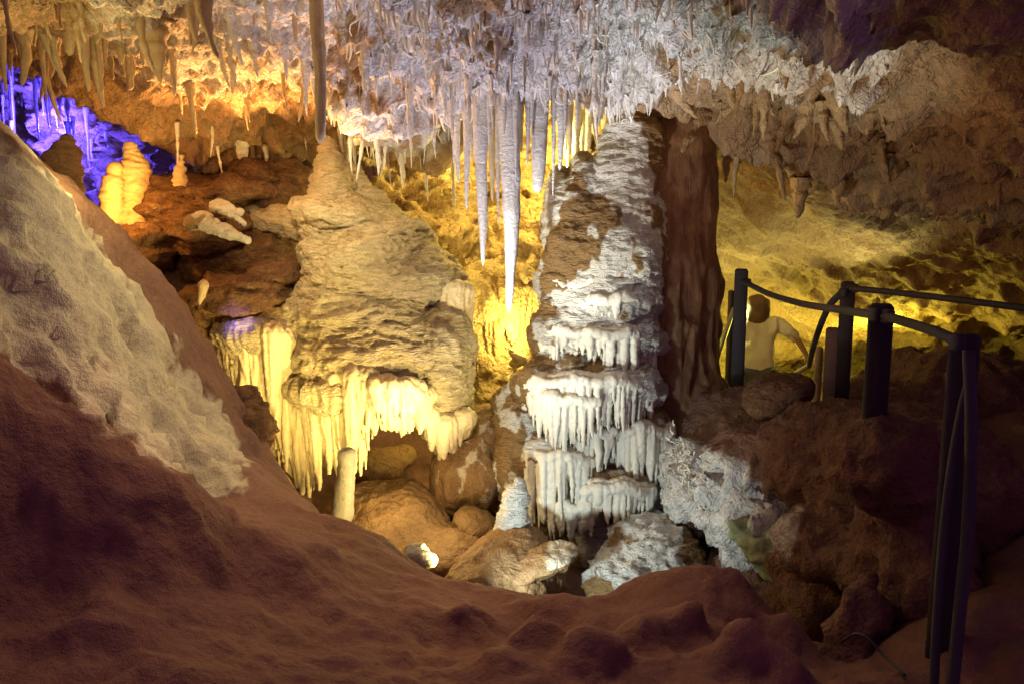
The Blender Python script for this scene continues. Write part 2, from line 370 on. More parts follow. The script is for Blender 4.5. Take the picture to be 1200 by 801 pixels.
ce += [(-2.8,6.6,3.2),(-2.8,8.5,3.4),(-4,7,3.2),(-1.6,8,2.6),(0,5.35,2.8),(-.5,5.6,2.5),(.35,5.5,2.85),(.3,6.2,2.9),(0,7.5,2.8),(-.6,7,2.5),(1,7.3,2.4),
       (0,3,2.65),(0,1.5,2.7),(-2,2,2.5),(-3.5,3,2.4),(2,2,2.2),(3,3,1.9),(4.5,4,1.6),(0,.3,2.8),(6,8,.4),(0,10,1.5),(-3,11,2.5)]
ceil_f = rbf(ce, .12)
NU2, NV2 = 620, 620
tt = np.linspace(-1.15, 1.15, NU2); yy = .9+10.6*np.linspace(0, 1, NV2)**1.15
T, Yg = np.meshgrid(tt, yy, indexing='ij'); Xg = T*(Yg+1.6)
Zg = ceil_f(Xg, Yg)
CV = np.stack([Xg, Yg, Zg], -1).reshape(-1, 3); CF = grid_faces(NU2, NV2)[:, ::-1]
px, py = proj(CV)
# pale crust: the lip that runs from left of the middle across to the right
cr = np.interp(px, [360, 420, 500, 560, 660, 740, 830, 900, 960, 1060, 1130], [95, 135, 195, 110, 112, 85, 55, 70, 85, 75, 0])
crust = ss(350, 430, px)*ss(1120, 1040, px)*ss(12, -14, py-cr)*ss(6.2, 5.6, CV[:, 1])
leftpale = ss(60, 120, px)*ss(420, 380, px)*ss(85, 40, py-np.interp(px, [100, 200, 300, 400], [0, 20, 60, 60]))*ss(6, 5, CV[:, 1])
N = vnormals(CV, CF)
rough = ss(1.5, 3.0, CV[:, 1])
rl = 1-.7*ss(5.6, 7, CV[:, 1])*ss(.8, 1.6, CV[:, 0])
d = .12*fbm(CV, 1.6, 3, 1.)+rl*(.055*ridge(CV, (4.5, 4.5, 3), 4, 6.)-.03+.02*fbm(CV, 16, 3, 21.)+.03*ridge(CV, (9, 9, 5), 2, 41.))
d += crust*(.10*ridge(CV, (3.2, 3.2, 2), 2, 17.)-.05+.07*ridge(CV, (9, 9, 3), 3, 13.)+.03*ridge(CV, 22, 2, 4.)-.02)
d += ss(.5, 1.0, CV[:, 0])*ss(6.5, 5.5, CV[:, 1])*ss(3.7, 4.5, CV[:, 1])*(1-crust)*(.12*ridge(CV, (2.6, 2.6, 2), 3, 81.)-.03)
d += ss(-.9, -1.3, CV[:, 0])*ss(4.6, 5.4, CV[:, 1])*(.07*ridge(CV, (4, 4, 4), 3, 85.)-.02)
right_layers = ss(5.6, 7, CV[:, 1])*ss(.8, 1.6, CV[:, 0])
d += right_layers*(.13*ridge(CV@np.array([[.8, 0, .45], [0, 1, 0], [-.45, 0, .8]]), (.5, .9, 4.2), 4, 3., .5)-.05)
CV = CV+N*(d*rough)[:, None]
cmask = np.clip(.08-.3*ss(.5, 1., CV[:, 0])+.95*crust*(1-.9*ss(.02, .42, fbm(CV, (2.3, 2.3, 3), 4, 91., .6)))+.5*leftpale+.1*right_layers, -.3, 1)
ceiling = obj('cave_ceiling', (CV, CF), M_ceil, mask=cmask); tag(ceiling, kind='structure')
czf = CV[:, 2].reshape(NU2, NV2)
def ceil_z(x, y):
    """z of the finished ceiling, nearest grid vertex"""
    t = x/(y+1.6); i = int(round((t+1.15)/2.3*(NU2-1))); v = max((y-.9)/10.6, 0)**(1/1.15); j = int(round(v*(NV2-1)))
    return float(czf[min(max(i, 0), NU2-1), min(max(j, 0), NV2-1)])

# ------------------------------------------------------------------ back wall
wp = [(-500,100,9),(-200,200,9),(0,150,9.0),(100,150,9.0),(190,150,8.6),(300,200,8.0),(420,120,7.1),(415,200,6.9),(470,240,6.6),(440,300,6.8),(535,240,7.2),(540,150,7.3),(600,120,7.3),(600,250,7.35),(690,150,7.2),(660,250,7.2),
      (690,280,7.0),(560,300,7.05),(620,318,6.75),(690,330,6.85),(600,380,7.0),(770,300,8.0),(850,300,11),(1000,350,11.8),(1200,350,11.8),(1500,350,11),(500,450,7.0),(600,500,7.0),(700,500,7.4),(300,450,8),(0,450,9.2),(900,500,11.5),(0,-100,9.2),(400,-60,7.4),(700,-60,7.4),(1000,-60,11)]
wf = rbf([(a/300., b/300., c) for a, b, c in wp], .12)
pu = np.linspace(-450, 1450, 560); pv = np.linspace(-160, 640, 330)
PU, PV = np.meshgrid(pu, pv, indexing='ij'); WY = wf(PU/300, PV/300)
xc = (PU-600)/FPX; yc = -(PV-400.5)/FPX; dy = CT+yc*ST
V = np.stack([xc*WY/dy, WY, CAMZ+(-ST+yc*CT)*WY/dy], -1).reshape(-1, 3); F = grid_faces(560, 330)[:, ::-1]
N = vnormals(V, F)
blue = ss(-.9, -1.6, V[:, 0]-(-1.0))
d = .12*fbm(V, 1.8, 3, 31.)+.17*ridge(V, 3.2, 4, 12.)-.10+.06*ridge(V, 9, 3, 17.)-.02
d += blue*(.30*ridge(V, (4.5, 4.5, .9), 4, 18.)-.12)
V = V+N*d[:, None]
wall = obj('cave_wall', (V, F), M_wall, mask=np.clip(.5+.5*blue+.3*fbm(V, 1.5, 2, 40.), 0, 1)); tag(wall, kind='structure')

# ------------------------------------------------------------------ dripstone
def spike(L, r, seed, seg=10, rings=16, bend=.04, knob=.12, power=.75, squash=1.0, flare=.35, tipr=.12, wob=.12, dome=False):
    """hanging cone, root at 0, tip at -L"""
    g = np.random.default_rng(seed); t = np.linspace(0, 1, rings)
    rad = r*(tipr+(1-tipr)*(1-t)**power)*(1+flare*np.exp(-t*7))
    rad *= 1+knob*np.interp(t*rings*.6, np.arange(rings), g.normal(0, 1, rings))*.6
    rad = np.maximum(rad, r*.05); rad[-1] *= .45
    if dome: rad[0] *= .25; rad[1] *= .8
    a, b = g.uniform(0, 6.28), g.normal(0, bend, 2)*L
    path = np.stack([b[0]*t**2+.15*r*np.sin(5*t+a), b[1]*t**2+.15*r*np.cos(4*t+a), -L*t], -1)
    V, F = lathe(path, rad, seg, squash)
    ang = np.arctan2(V[:, 1], V[:, 0]); q = np.stack([np.cos(ang)*1.4, np.sin(ang)*1.4, V[:, 2]*3/max(r*12, .2)], -1)+seed*3.1
    c = np.stack([np.interp(-V[:, 2], t*L, path[:, 0]), np.interp(-V[:, 2], t*L, path[:, 1]), V[:, 2]], -1)
    V = c+(V-c)*(1+wob*2*perlin(q))[:, None]
    return V, F

def arc(cx, cy, Y, rx, ry, a0=-75, a1=75, sag=0, n=9):
    return [(cx+rx*math.sin(math.radians(a)), cy+sag*math.cos(math.radians(a)), Y-ry*math.cos(math.radians(a))) for a in np.linspace(a0, a1, n)]
def curtain(rim, n, prof, w, seed, rim_r=6, h=.0075, k=.008, muddy=0., lean=0., rows=.05, mask0=1., rib=1.):
    """a fused dripstone curtain: a thick rim with tapering drips grown into it; prof = lengths in pixels along the rim"""
    g = np.random.default_rng(seed); R = np.array([P(*p) for p in rim]); pr = []; Ym = np.mean([p[2] for p in rim]); S = M(1, Ym)
    R = smooth_path(R, max(9, len(rim)*3)); R[:, 2] += .012*np.array([math.sin(i*1.7+seed) for i in range(len(R))])
    for a, b in zip(R[:-1], R[1:]):
        pr.append(('C', a, S*rim_r*g.uniform(.8, 1.15), b, S*rim_r*g.uniform(.8, 1.15)))
        back = np.array([0, .05, .01]); pr.append(('C', a+back, S*rim_r*1.2, b+back, S*rim_r*1.2))
    top = R[:, 2].max()
    n = int(n*1.3)
    for q in range(n):
        s = min(max((q+.5+g.uniform(-.8, .8))/n, 0), 1); i = s*(len(R)-1); i0 = min(int(i), len(R)-2); p = R[i0]+(R[i0+1]-R[i0])*(i-i0)
        L = S*np.interp(s, np.linspace(0, 1, len(prof)), prof)*(1 if g.random() < .55 else g.uniform(.35, .9))*g.uniform(.8, 1.12)
        r = S*w*.36*g.choice([.5, .7, .9, 1., 1.2, 1.6])*g.uniform(.85, 1.15)
        p = p+np.array([g.normal(0, .006), g.uniform(-.012, rows), g.uniform(-.01, .02)])
        e = p+np.array([g.normal(0, .03)*L+lean*L, g.normal(0, .04)*L-.02*L, -L]); m = p+(e-p)*g.uniform(.45, .65)+np.array([g.normal(0, .004), 0, 0])
        pr.append(('C', p, r*1.25, m, r*.85)); pr.append(('C', m, r*.85, e, max(r*.15, h*.6)))
    def dsp(V, N):
        d = .006*rib*(1-2.2*np.abs(ns(V, (26, 26, 2.2), seed)))+.004*ns(V, (18, 18, 40), seed+1)+.004*ns(V, 60, seed+2)
        mk = mask0-muddy*ss(.2, .75, (top-V[:, 2])/(S*max(prof)+.01))-.5*ss(.55, .9, N[:, 2])+.12*fbm(V, 6, 2, seed)
        return d, np.clip(mk, 0, 1)
    return blob(pr, h, k, dsp)
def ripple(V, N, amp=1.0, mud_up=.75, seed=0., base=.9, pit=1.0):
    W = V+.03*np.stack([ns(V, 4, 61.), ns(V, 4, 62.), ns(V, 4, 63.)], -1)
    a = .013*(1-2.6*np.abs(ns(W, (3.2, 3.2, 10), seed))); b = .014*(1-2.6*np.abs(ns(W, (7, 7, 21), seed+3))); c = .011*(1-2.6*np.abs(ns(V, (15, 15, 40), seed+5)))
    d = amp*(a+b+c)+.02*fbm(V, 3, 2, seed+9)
    return d, np.clip(base-mud_up*ss(.45, .8, N[:, 2])-pit*.4*ss(.004, -.018, b+c), 0, 1)  # ripple hollows take the browner mask colour
def lumpy(amp=.03, f=4., mask=0.0, seed=0., fine=.006):
    def g(V, N):
        d = amp*fbm(V, f, 4, seed)+fine*fbm(V, 25, 2, seed+3)
        m = mask(V, N) if callable(mask) else np.full(len(V), mask)
        return d, m
    return g
def layered(amp=.03, f=4., mask=0., seed=0.):
    def g(V, N):
        d = amp*1.2*ridge(V, (f*.5, f*.5, f*2.2), 4, seed)-amp*.7+amp*.8*fbm(V, f, 3, seed+2)+.012*ridge(V, (10, 10, 26), 2, seed+3)-.006
        return d, (mask(V, N) if callable(mask) else np.full(len(V), mask))
    return g

# ---- the tall column
col_base = P(735, 640, 5.15)
col = thing('cave_column', 'tall cave column with white tiered drip curtains and a dark brown shaft reaching the ceiling', 'column', col_base)
def shaft_d(V, N):
    fl_ = ss(1.5, .9, V[:, 2])
    d = .03*fbm(V, 2.5, 3, 2.)+(.008+.022*fl_)*(1-2.4*np.abs(ns(V, (12, 12, .9), 4.)))+.006*fbm(V, (20, 20, 12), 2, 8.)
    return d, np.clip(.45+.5*fbm(V, 2, 2, 5.), 0, 1)
obj('shaft', blob([C(798,500,5.45,44,797,330,5.5,40), C(797,330,5.5,40,792,128,5.5,44), C(776,480,5.3,36,774,230,5.36,32), C(774,230,5.36,32,785,160,5.45,30), E(800,490,5.4,62,50,.36)], .02, .12, shaft_d), M_shaft, col)
def body_d(V, N):
    d, m = ripple(V, N, .85, .55, 3., .95); d = d+.006*ridge(V, (20, 20, 34), 2, 71.)
    px_, py_ = proj(V)
    brown = ss(.0, .3, fbm(V, (3.4, 3.4, 2.2), 4, 51., .65)+.35*ss(690, 650, px_)+.45*ss(215, 150, py_)+.2*ss(460, 640, py_)*ss(720, 640, px_)-.12)
    return d, np.clip(m-.8*brown, 0, 1)
TIERS = [
    dict(rim=[(640,322,5.2),(652,332,5.08),(672,336,4.98),(692,330,4.95)], n=16, prof=[18,34,38,22], w=9, muddy=.9, mask0=1.1),
    dict(rim=[(676,360,4.97),(700,352,4.87),(735,350,4.88),(768,352,5.04)], n=30, prof=[12,24,28,18], w=8),
    dict(rim=[(634,392,5.03),(660,388,4.90),(700,392,4.82),(740,392,4.84),(768,398,5.02)], n=46, prof=[26,42,30,55,58,44], w=8.5, muddy=.3),
    dict(rim=[(618,450,4.95),(642,447,4.80),(690,446,4.71),(735,448,4.75),(766,456,4.93)], n=64, prof=[22,66,92,60,62,55,48], w=8.5, muddy=.1),
    dict(rim=[(640,462,4.77),(662,468,4.73),(700,470,4.70)], n=22, prof=[50,72,50], w=9, muddy=.05),
    dict(rim=[(668,514,4.86),(690,506,4.78),(718,506,4.8)], n=24, prof=[34,60,48], w=9),
    dict(rim=[(722,512,4.88),(748,502,4.80),(786,508,4.92)], n=30, prof=[50,84,80,66], w=9.5, muddy=.25),
    dict(rim=[(594,524,4.98),(622,532,4.82),(660,534,4.74),(694,542,4.8)], n=44, prof=[60,84,104,80,58], w=9.5, muddy=.35),
    dict(rim=[(640,588,4.8),(668,594,4.74),(690,596,4.74)], n=14, prof=[30,42,36], w=14, muddy=.5),
    dict(rim=[(684,574,4.74),(710,572,4.68),(742,572,4.7),(764,580,4.8)], n=34, prof=[44,36,58,40,22], w=10, muddy=.55),
    dict(rim=[(592,470,5.15),(606,478,5.02),(626,480,4.98)], n=14, prof=[24,40,34], w=10, muddy=.9, mask0=.8)]
core = [C(744,168,5.3,34,716,300,5.25,56), C(716,300,5.25,58,702,470,5.2,58), E(675,270,5.35,27,60,.25), E(664,325,5.3,24,36,.25), E(684,238,5.36,16,50,.2), E(655,255,5.42,16,60,.2),
    C(700,480,5.25,56,692,660,5.3,66), E(612,500,5.2,32,45,.3), E(603,540,5.15,28,50,.3), E(765,560,5.2,32,70,.25), E(640,580,5.12,48,55,.2), E(715,620,5.1,50,40,.25)]
for t in TIERS:
    R_ = t['rim']
    for a, b in zip(R_[:-1], R_[1:]):
        core.append(C(a[0], a[1]+3, a[2]+.13, 13, b[0], b[1]+3, b[2]+.13, 13))
        core.append(C((a[0]+b[0])/2, (a[1]+b[1])/2-4, (a[2]+b[2])/2+.11, 15, 700+.6*((a[0]+b[0])/2-700), (a[1]+b[1])/2-26, 5.2, 30))
obj('flowstone_body', blob(core, .013, .07, body_d, .04, 2.6, 9.), M_white, col)
for i, a in enumerate(TIERS): obj('drip_curtain', curtain(seed=20+i, **a), M_fringe, col)
obj('fluted_curtain', curtain(rim=arc(788,385,5.4,34,.24), n=24, prof=[110,70,120,90,130], w=14, seed=77, mask0=.5, h=.011), M_shaft, col)

# ---- the middle flowstone mound
mo = thing('flowstone_mound', 'broad cream flowstone mound with rippled surface and stalactite fringe over a dark cavity', 'flowstone', P(430, 560, 5.4))
def mound_d(V, N):
    d, m = ripple(V, N, 1.25, .35, 13., .98); px_, py_ = proj(V)
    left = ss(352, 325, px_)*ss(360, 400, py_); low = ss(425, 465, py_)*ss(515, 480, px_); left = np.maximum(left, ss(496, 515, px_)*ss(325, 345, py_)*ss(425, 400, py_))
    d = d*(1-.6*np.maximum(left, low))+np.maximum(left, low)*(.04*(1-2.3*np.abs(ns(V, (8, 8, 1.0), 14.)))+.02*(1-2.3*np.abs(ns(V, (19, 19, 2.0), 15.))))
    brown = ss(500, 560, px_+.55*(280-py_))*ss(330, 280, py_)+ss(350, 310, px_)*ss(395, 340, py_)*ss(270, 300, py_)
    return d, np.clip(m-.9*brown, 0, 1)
mprim = [C(385,170,5.8,9,393,238,5.72,32), E(402,256,5.62,56,16,.36,15), C(415,205,5.85,10,470,300,5.75,32), C(410,285,5.65,52,430,315,5.6,84), E(445,316,5.5,80,22,.46,12),
    E(500,325,5.5,36,30,.34), E(522,345,5.55,26,40,.26), C(298,258,6.0,12,380,262,5.8,24), E(438,380,5.52,98,56,.56,14), E(440,412,5.42,98,44,.58), E(520,440,5.32,34,78,.36), E(526,490,5.3,24,40,.25),
    E(425,448,5.3,80,22,.46), E(318,388,5.42,62,28,.36), E(300,430,5.45,44,55,.26), E(338,470,5.42,52,70,.28), E(322,530,5.45,30,40,.18), E(400,455,5.4,60,40,.3)]
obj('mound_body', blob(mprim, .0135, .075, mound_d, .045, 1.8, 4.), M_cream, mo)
for i, a in enumerate([
    dict(rim=[(352,452,5.1),(385,448,4.92),(420,440,4.82),(438,444,4.84)], n=34, prof=[50,110,95,130,90,60], w=15, rib=2.2),
    dict(rim=[(335,490,5.18),(352,486,5.08),(380,478,4.98),(415,470,4.95)], n=32, prof=[50,70,108,105,70,110,60], w=16, rib=2.2),
    dict(rim=[(420,452,4.8),(450,452,4.76),(480,454,4.8),(502,466,4.92)], n=40, prof=[60,42,52,36,48,30], w=13, rib=1.8),
    dict(rim=[(425,474,4.86),(455,476,4.84),(485,478,4.9)], n=24, prof=[40,30,42,26], w=14, rib=1.8),
    dict(rim=[(492,476,4.95),(512,496,4.98),(532,506,5.02),(548,490,5.1)], n=18, prof=[34,44,40,32,12], w=22, rib=1.5),
    dict(rim=[(298,536,5.3),(318,548,5.26),(345,540,5.2)], n=20, prof=[30,44,30,48,30], w=15, rib=2.),
    dict(rim=[(262,378,5.3),(285,392,5.14),(315,392,5.08),(340,400,5.1)], n=30, prof=[50,120,150,120,170,120], w=16, rib=2.4),
    dict(rim=[(506,332,5.3),(525,338,5.26),(546,345,5.36)], n=22, prof=[60,80,92,70], w=14, rib=2.2)]):
    obj('drip_curtain', curtain(seed=50+i, h=.0095, mask0=1.05, **a), M_fringe2, mo)

# ---- boulders and stones
def stone(name, label, cat, prims, mat, h=.018, k=.08, disp=None, group=None):
    b = blob(prims, h, k, disp); o = obj(name, b, mat, origin=basept(b[0])); return tag(o, label, cat, group)
upm = lambda a, b, base=0.: (lambda V, N: np.clip(base+a*ss(b, b+.3, fbm(V, 3.5, 3, 9.)), 0, 1))
stone('boulder', 'rounded brown boulder with pale drip streaks below the cream mound', 'boulder', [E(560,548,5.3,40,52,.36), E(530,560,5.2,26,45,.25), E(575,505,5.4,30,30,.3)], M_boul, disp=lambda V, N: (.03*fbm(V, 3, 3, 2.)+.022*(1-2.3*np.abs(ns(V, (8, 8, .9), 3.))), np.clip(.62*ss(.0, .5, fbm(V, (9, 9, 2.4), 4, 6., .7))*ss(600, 560, proj(V)[0]), 0, 1)))
stone('boulder', 'wide smooth brown boulder lying left of the small bright rock', 'boulder', [E(452,606,4.95,74,40,.42), E(505,640,4.65,66,22,.35)], M_boul, disp=lumpy(.05, 3, .05, 3., .012))
stone('boulder', 'small grey brown boulder between the streaked boulder and the white stalagmite', 'boulder', [E(556,613,4.8,28,17,.2,20)], M_boul, disp=lumpy(.02, 4, .1, 4.))
stone('boulder', 'orange brown sloping boulder at the foot of the white stalagmite', 'boulder', [E(600,668,4.35,62,48,.4), E(560,690,4.1,40,40,.3)], M_boul, disp=lumpy(.045, 3.4, .1, 7., .012))
stone('flat_stone', 'flat brown stone with a white crusted tip leaning before the column', 'stone', [E(640,655,4.15,42,15,.18,-14), E(612,668,4.15,24,15,.18)], M_boul, .012, .05, lumpy(.015, 6, lambda V, N: .9*ss(628, 655, proj(V)[0])*ss(.1, .5, N[:, 2]), 5.))
stone('boulder', 'white knobbly boulder at the foot of the tiered column', 'boulder', [E(762,640,4.6,46,34,.35), E(740,680,4.35,52,30,.3), E(790,670,4.5,35,40,.3)], M_white, .015, .08,
      lambda V, N: (ripple(V, N, 1.4, 0, 8.)[0]+.02*ridge(V, 14, 2, 3.)-.01, np.clip(.95-.9*ss(.05, .4, fbm(V, 4, 3, 21.)+.6*ss(790, 815, proj(V)[0])), 0, 1)))
stone('stone', 'small bright pale rock beside the muddy crest', 'rock', [E(489,648,3.72,17,11,.07,12), E(500,655,3.72,12,9,.06)], M_grey, .006, .02, lumpy(.012, 14, 1., 6., .002))
stone('boulder', 'brown boulder in the cavity under the cream mound', 'boulder', [E(440,548,5.7,32,22,.25), E(470,535,5.9,20,12,.2)], M_boul, disp=lumpy(.03, 4, .1, 6.))
stone('boulder', 'muddy boulder beside the near railing above the bank', 'boulder', [E(918,456,4.5,32,20,.22), E(895,470,4.5,24,20,.2)], M_dark, disp=lumpy(.03, 4, .3, 16.))
# left hollow
stone('rock_ledge', 'brown layered ledge carrying the small orange stalagmite', 'rock', [E(240,226,6.0,78,16,.4), E(210,245,5.9,40,30,.35), E(245,268,5.8,45,30,.35), E(300,215,6.2,35,25,.3), E(165,284,5.75,52,28,.35), E(130,270,5.75,40,20,.25)], M_dark, .02, .06, layered(.04, 5, .3, 4.))
stone('rock_slab', 'muddy brown slab sloping above the yellow curtain', 'rock', [E(290,348,5.5,66,26,.42), E(330,322,5.6,32,12,.3), E(245,370,5.5,26,32,.3)], M_dark, .018, .06, layered(.04, 5, .3, 14.))
stone('rock_ledge', 'dark rock mass behind the hollow left of the mound peak', 'rock', [E(330,232,6.35,44,40,.35), E(312,198,6.5,18,12,.2), E(280,310,6.1,70,50,.4)], M_dark, .02, .08, layered(.04, 4, .35, 24.))
stone('rock_spur', 'brown knob of rock at the lower end of the pale left bank', 'rock', [E(297,505,4.1,20,34,.16), E(282,478,4.15,16,22,.16)], M_dark, .014, .05, layered(.025, 7, .3, 34.))

def shard(name, label, cat, a, b, ra, rb, Y, mat, tip=None):
    p0, p1 = P(*a, Y), P(*b, Y-.08); n = 14; t = np.linspace(0, 1, n)
    path = p0+(p1-p0)*t[:, None]; rad = M(1, Y)*(ra+(rb-ra)*t); rad[0] *= .6
    V, F = lathe(path, rad, 12, .6); V = V+vn3(V)*.02
    o = obj(name, (V, F, np.ones(len(V))), mat, origin=basept(V)); return tag(o, label, cat)
def vn3(V): return np.stack([ns(V, 12, 1.), ns(V, 12, 2.), ns(V, 12, 3.)], -1)
def gd(V, N):
    d, m = ripple(V, N, .6, .0, 8., 1.); return d, np.clip(m-.9*ss(.1, .5, fbm(V, 6, 3, 15.)+.2), 0, 1)
stone('fallen_stalactite', 'pale pointed broken stalactite lying on the brown ledge', 'stalactite', [C(240,262,5.33,9,291,282,5.27,2), E(234,258,5.38,16,9,.1,-12)], M_grey, .008, .03, gd)
stone('fallen_stalactite', 'shorter crusted pale fragment wedged behind the pointed one', 'stalactite', [C(254,241,5.45,6,282,249,5.4,3), C(262,246,5.42,4,286,262,5.38,2), E(256,243,5.47,11,6,.08,-10)], M_grey, .008, .03, gd)
stone('rock_fang', 'small pale fang of rock standing in the dark gap by the left bank', 'rock', [C(234,357,5.0,2,239,334,5.0,6)], M_ostal, .008, .02, lumpy(.006, 12, 1., 3.))

# ---- stalagmites
M_pil = rock('grey_pillar', (.24, .22, .19), (.18, .13, .08), rough=.7, bump=.6, bscale=30, dist=.012, var=.3)
def stalagmite(label, px_, ytop, ybot, rt, rb, Y, mat, seed, name='stalagmite', group=None, lean=0):
    top, bot = P(px_+lean, ytop, Y), P(px_, ybot, Y); L = top[2]-bot[2]
    V, F = spike(L, M(rb, Y), seed, seg=20, rings=28, bend=.01, power=.8, flare=.25, tipr=rt/rb, knob=.2, wob=.12)
    V = np.stack([V[:, 0]+(top[0]-bot[0])*(-V[:, 2]/L), -V[:, 1], -V[:, 2]], -1)+bot
    return tag(obj(name, (V, F, np.ones(len(V))), mat, origin=bot), label, 'stalagmite', group)
M_amber = rock('amber_stalagmite', (.62, .48, .26), (.35, .2, .08), rough=.5, bump=.5, bscale=30, dist=.012, var=.2)
def grown(label, prims, mat, h, sd, group=None, amp=.9):
    b = blob(prims, h, .035, lambda V, N: ripple(V, N, amp, .25, sd, 1.)); tag(obj('stalagmite', b, mat, origin=basept(b[0])), label, 'stalagmite', group)
grown('taller of the two glowing amber stalagmites', [C(153,172,5.7,4.5,155,192,5.7,8), C(155,192,5.7,9,158,225,5.7,11), C(158,225,5.7,11,156,262,5.68,19), C(165,188,5.72,5,166,230,5.72,9)], M_amber, .011, 1.)
grown('shorter of the two glowing amber stalagmites', [C(135,198,5.6,4,133,215,5.6,8), C(133,215,5.6,8,131,262,5.58,15)], M_amber, .011, 5.)
grown('small thin orange stalagmite standing on the brown ledge', [C(213,185,5.75,2.6,211,200,5.75,4), C(211,200,5.75,4.2,211,226,5.75,8)], M_amber, .008, 9., amp=.6)
grown('dull brown stalagmite in shade before the blue recess', [C(78,168,4.6,6,70,190,4.6,12), C(70,190,4.6,12,72,255,4.6,16), C(84,180,4.62,5,84,240,4.6,12)], M_dark, .012, 13.)
grown('white knobbly stalagmite on the orange brown boulder', [C(608,566,4.5,4,604,585,4.5,10), C(604,585,4.5,10,600,606,4.5,16), C(600,606,4.5,15,598,634,4.48,21), E(596,642,4.45,26,14,.13)], M_white, .01, 44.)
stalagmite('smooth grey pillar standing under the cream stalactites', 402, 524, 625, 9, 13, 4.5, M_pil, 6, lean=3)

# ---- yellow curtain and rock sliver behind the mound
cu = thing('flowstone_curtain', 'brightly lit golden flowstone curtain behind the hanging stalactites', 'flowstone', P(605, 470, 6.7))
ctb = blob([E(605,400,6.85,52,75,.28), E(570,420,6.8,28,90,.24), E(640,370,6.9,40,40,.25), E(560,350,6.7,30,30,.3), E(620,322,6.95,70,14,.45)], .022, .1,
    lambda V, N: (.05*(1-2.3*np.abs(ns(V, (7, 7, 1.2), 5.)))+.04*fbm(V, 6, 3, 2.)+.02*ridge(V, 12, 2, 5.), np.full(len(V), .7)))
obj('curtain_body', ctb, M_wall, cu)
obj('drip_curtain', curtain(rim=[(548,345,6.6),(580,340,6.5),(610,338,6.5),(640,345,6.62)], n=34, prof=[70,110,80,50,40], w=14, seed=88, h=.012, rib=2., mask0=.6), M_wall, cu)
stone('rock_sliver', 'small tilted sliver of yellow rock below the golden curtain', 'rock', [E(610,420,6.1,17,6,.07,35), E(604,425,6.12,8,6,.08)], M_wall, .01, .03, lumpy(.01, 12, .9, 4.))

# ------------------------------------------------------------------ bank to the right of the column
def bank_d(V, N):
    px_, py_ = proj(V)
    lo = np.interp(px_, [740, 770, 830, 900, 960], [520, 560, 640, 655, 640]); hi = np.interp(px_, [740, 800, 870, 960], [500, 512, 540, 600])
    pale_ = ss(735, 765, px_)*ss(965, 925, px_)*ss(hi-14, hi+12, py_)*ss(lo+25, lo-5, py_)
    d = .07*fbm(V, 2.6, 4, 7.)+.03*ridge(V, 6, 3, 4.)-.02+.01*fbm(V, 20, 2, 4.)
    d += pale_*(.075*ridge(V@np.array([[1., 0, .5], [0, 1, 0], [-.5, 0, 1]]), (5, 9, 14), 3, 2.)-.02)
    rr = ss(1.0, 1.4, V[:, 0])*ss(.3, 0., V[:, 2]); d += rr*.05*ridge(V, 5, 3, 8.)
    return d, np.clip(.8*pale_, 0, 1)
bank = obj('mud_bank', blob([E(862,508,5.0,62,46,.45), E(930,530,4.4,95,45,.5), E(1010,540,3.9,95,62,.6), E(1090,560,3.5,80,80,.6), C(806,548,4.85,18,890,600,4.35,34), E(850,575,4.6,60,42,.35), E(905,610,4.15,42,26,.25), E(905,705,4.35,95,55,.4), E(960,690,3.7,40,60,.3),
    E(1120,475,4.9,130,60,.5), E(1045,545,2.8,75,62,.2), E(1075,700,2.8,45,95,.3), C(1016,672,2.72,8,1000,740,2.6,20), C(1000,740,2.6,20,985,820,2.5,40), E(1000,640,3.3,55,26,.3), E(1060,610,3.0,50,40,.25)], .026, .14, bank_d), M_bank)
tag(bank, kind='structure')
g_alg = rock('algae_rock', (.32, .38, .22), (.26, .2, .1), rough=.8, bump=.6, bscale=20, dist=.02)
stone('rock_flange', 'greenish flange of rock hanging under the pale crusted bank', 'rock', [C(866,622,3.95,11,945,692,3.62,9), C(890,620,3.98,17,945,658,3.7,18), E(915,650,3.85,28,22,.12,-40)], g_alg, .014, .05, layered(.025, 6, .9, 44.))

# pale branching crust on the bank's edge
def twigs(n, region, Y, seed, r=.006, lmin=.05, lmax=.14, bias=(-.3, -.6, .2)):
    g = np.random.default_rng(seed); out = []
    for k in range(n):
        p = region(g); L = g.uniform(lmin, lmax); m = 7
        dr = np.array(bias)+g.normal(0, .7, 3); dr /= np.linalg.norm(dr); pts = [p]
        for q in range(m-1):
            dr = dr+g.normal(0, .28, 3); dr /= np.linalg.norm(dr); pts.append(pts[-1]+dr*L/(m-1))
        out.append(lathe(np.array(pts), r*np.linspace(1.2, .35, m)*g.uniform(.6, 1.5), 5))
    return join(out)
def reg_bank(g):
    s = g.random(); px_ = 785+155*s; py_ = np.interp(px_, [785, 835, 940], [528, 590, 622])+g.normal(0, 16)
    return P(px_, py_, 4.5-.55*s+g.uniform(-.05, .05))
tag(obj('crust_twigs', twigs(460, reg_bank, 0, 5, .007, .02, .055), M_fringe), kind='stuff')

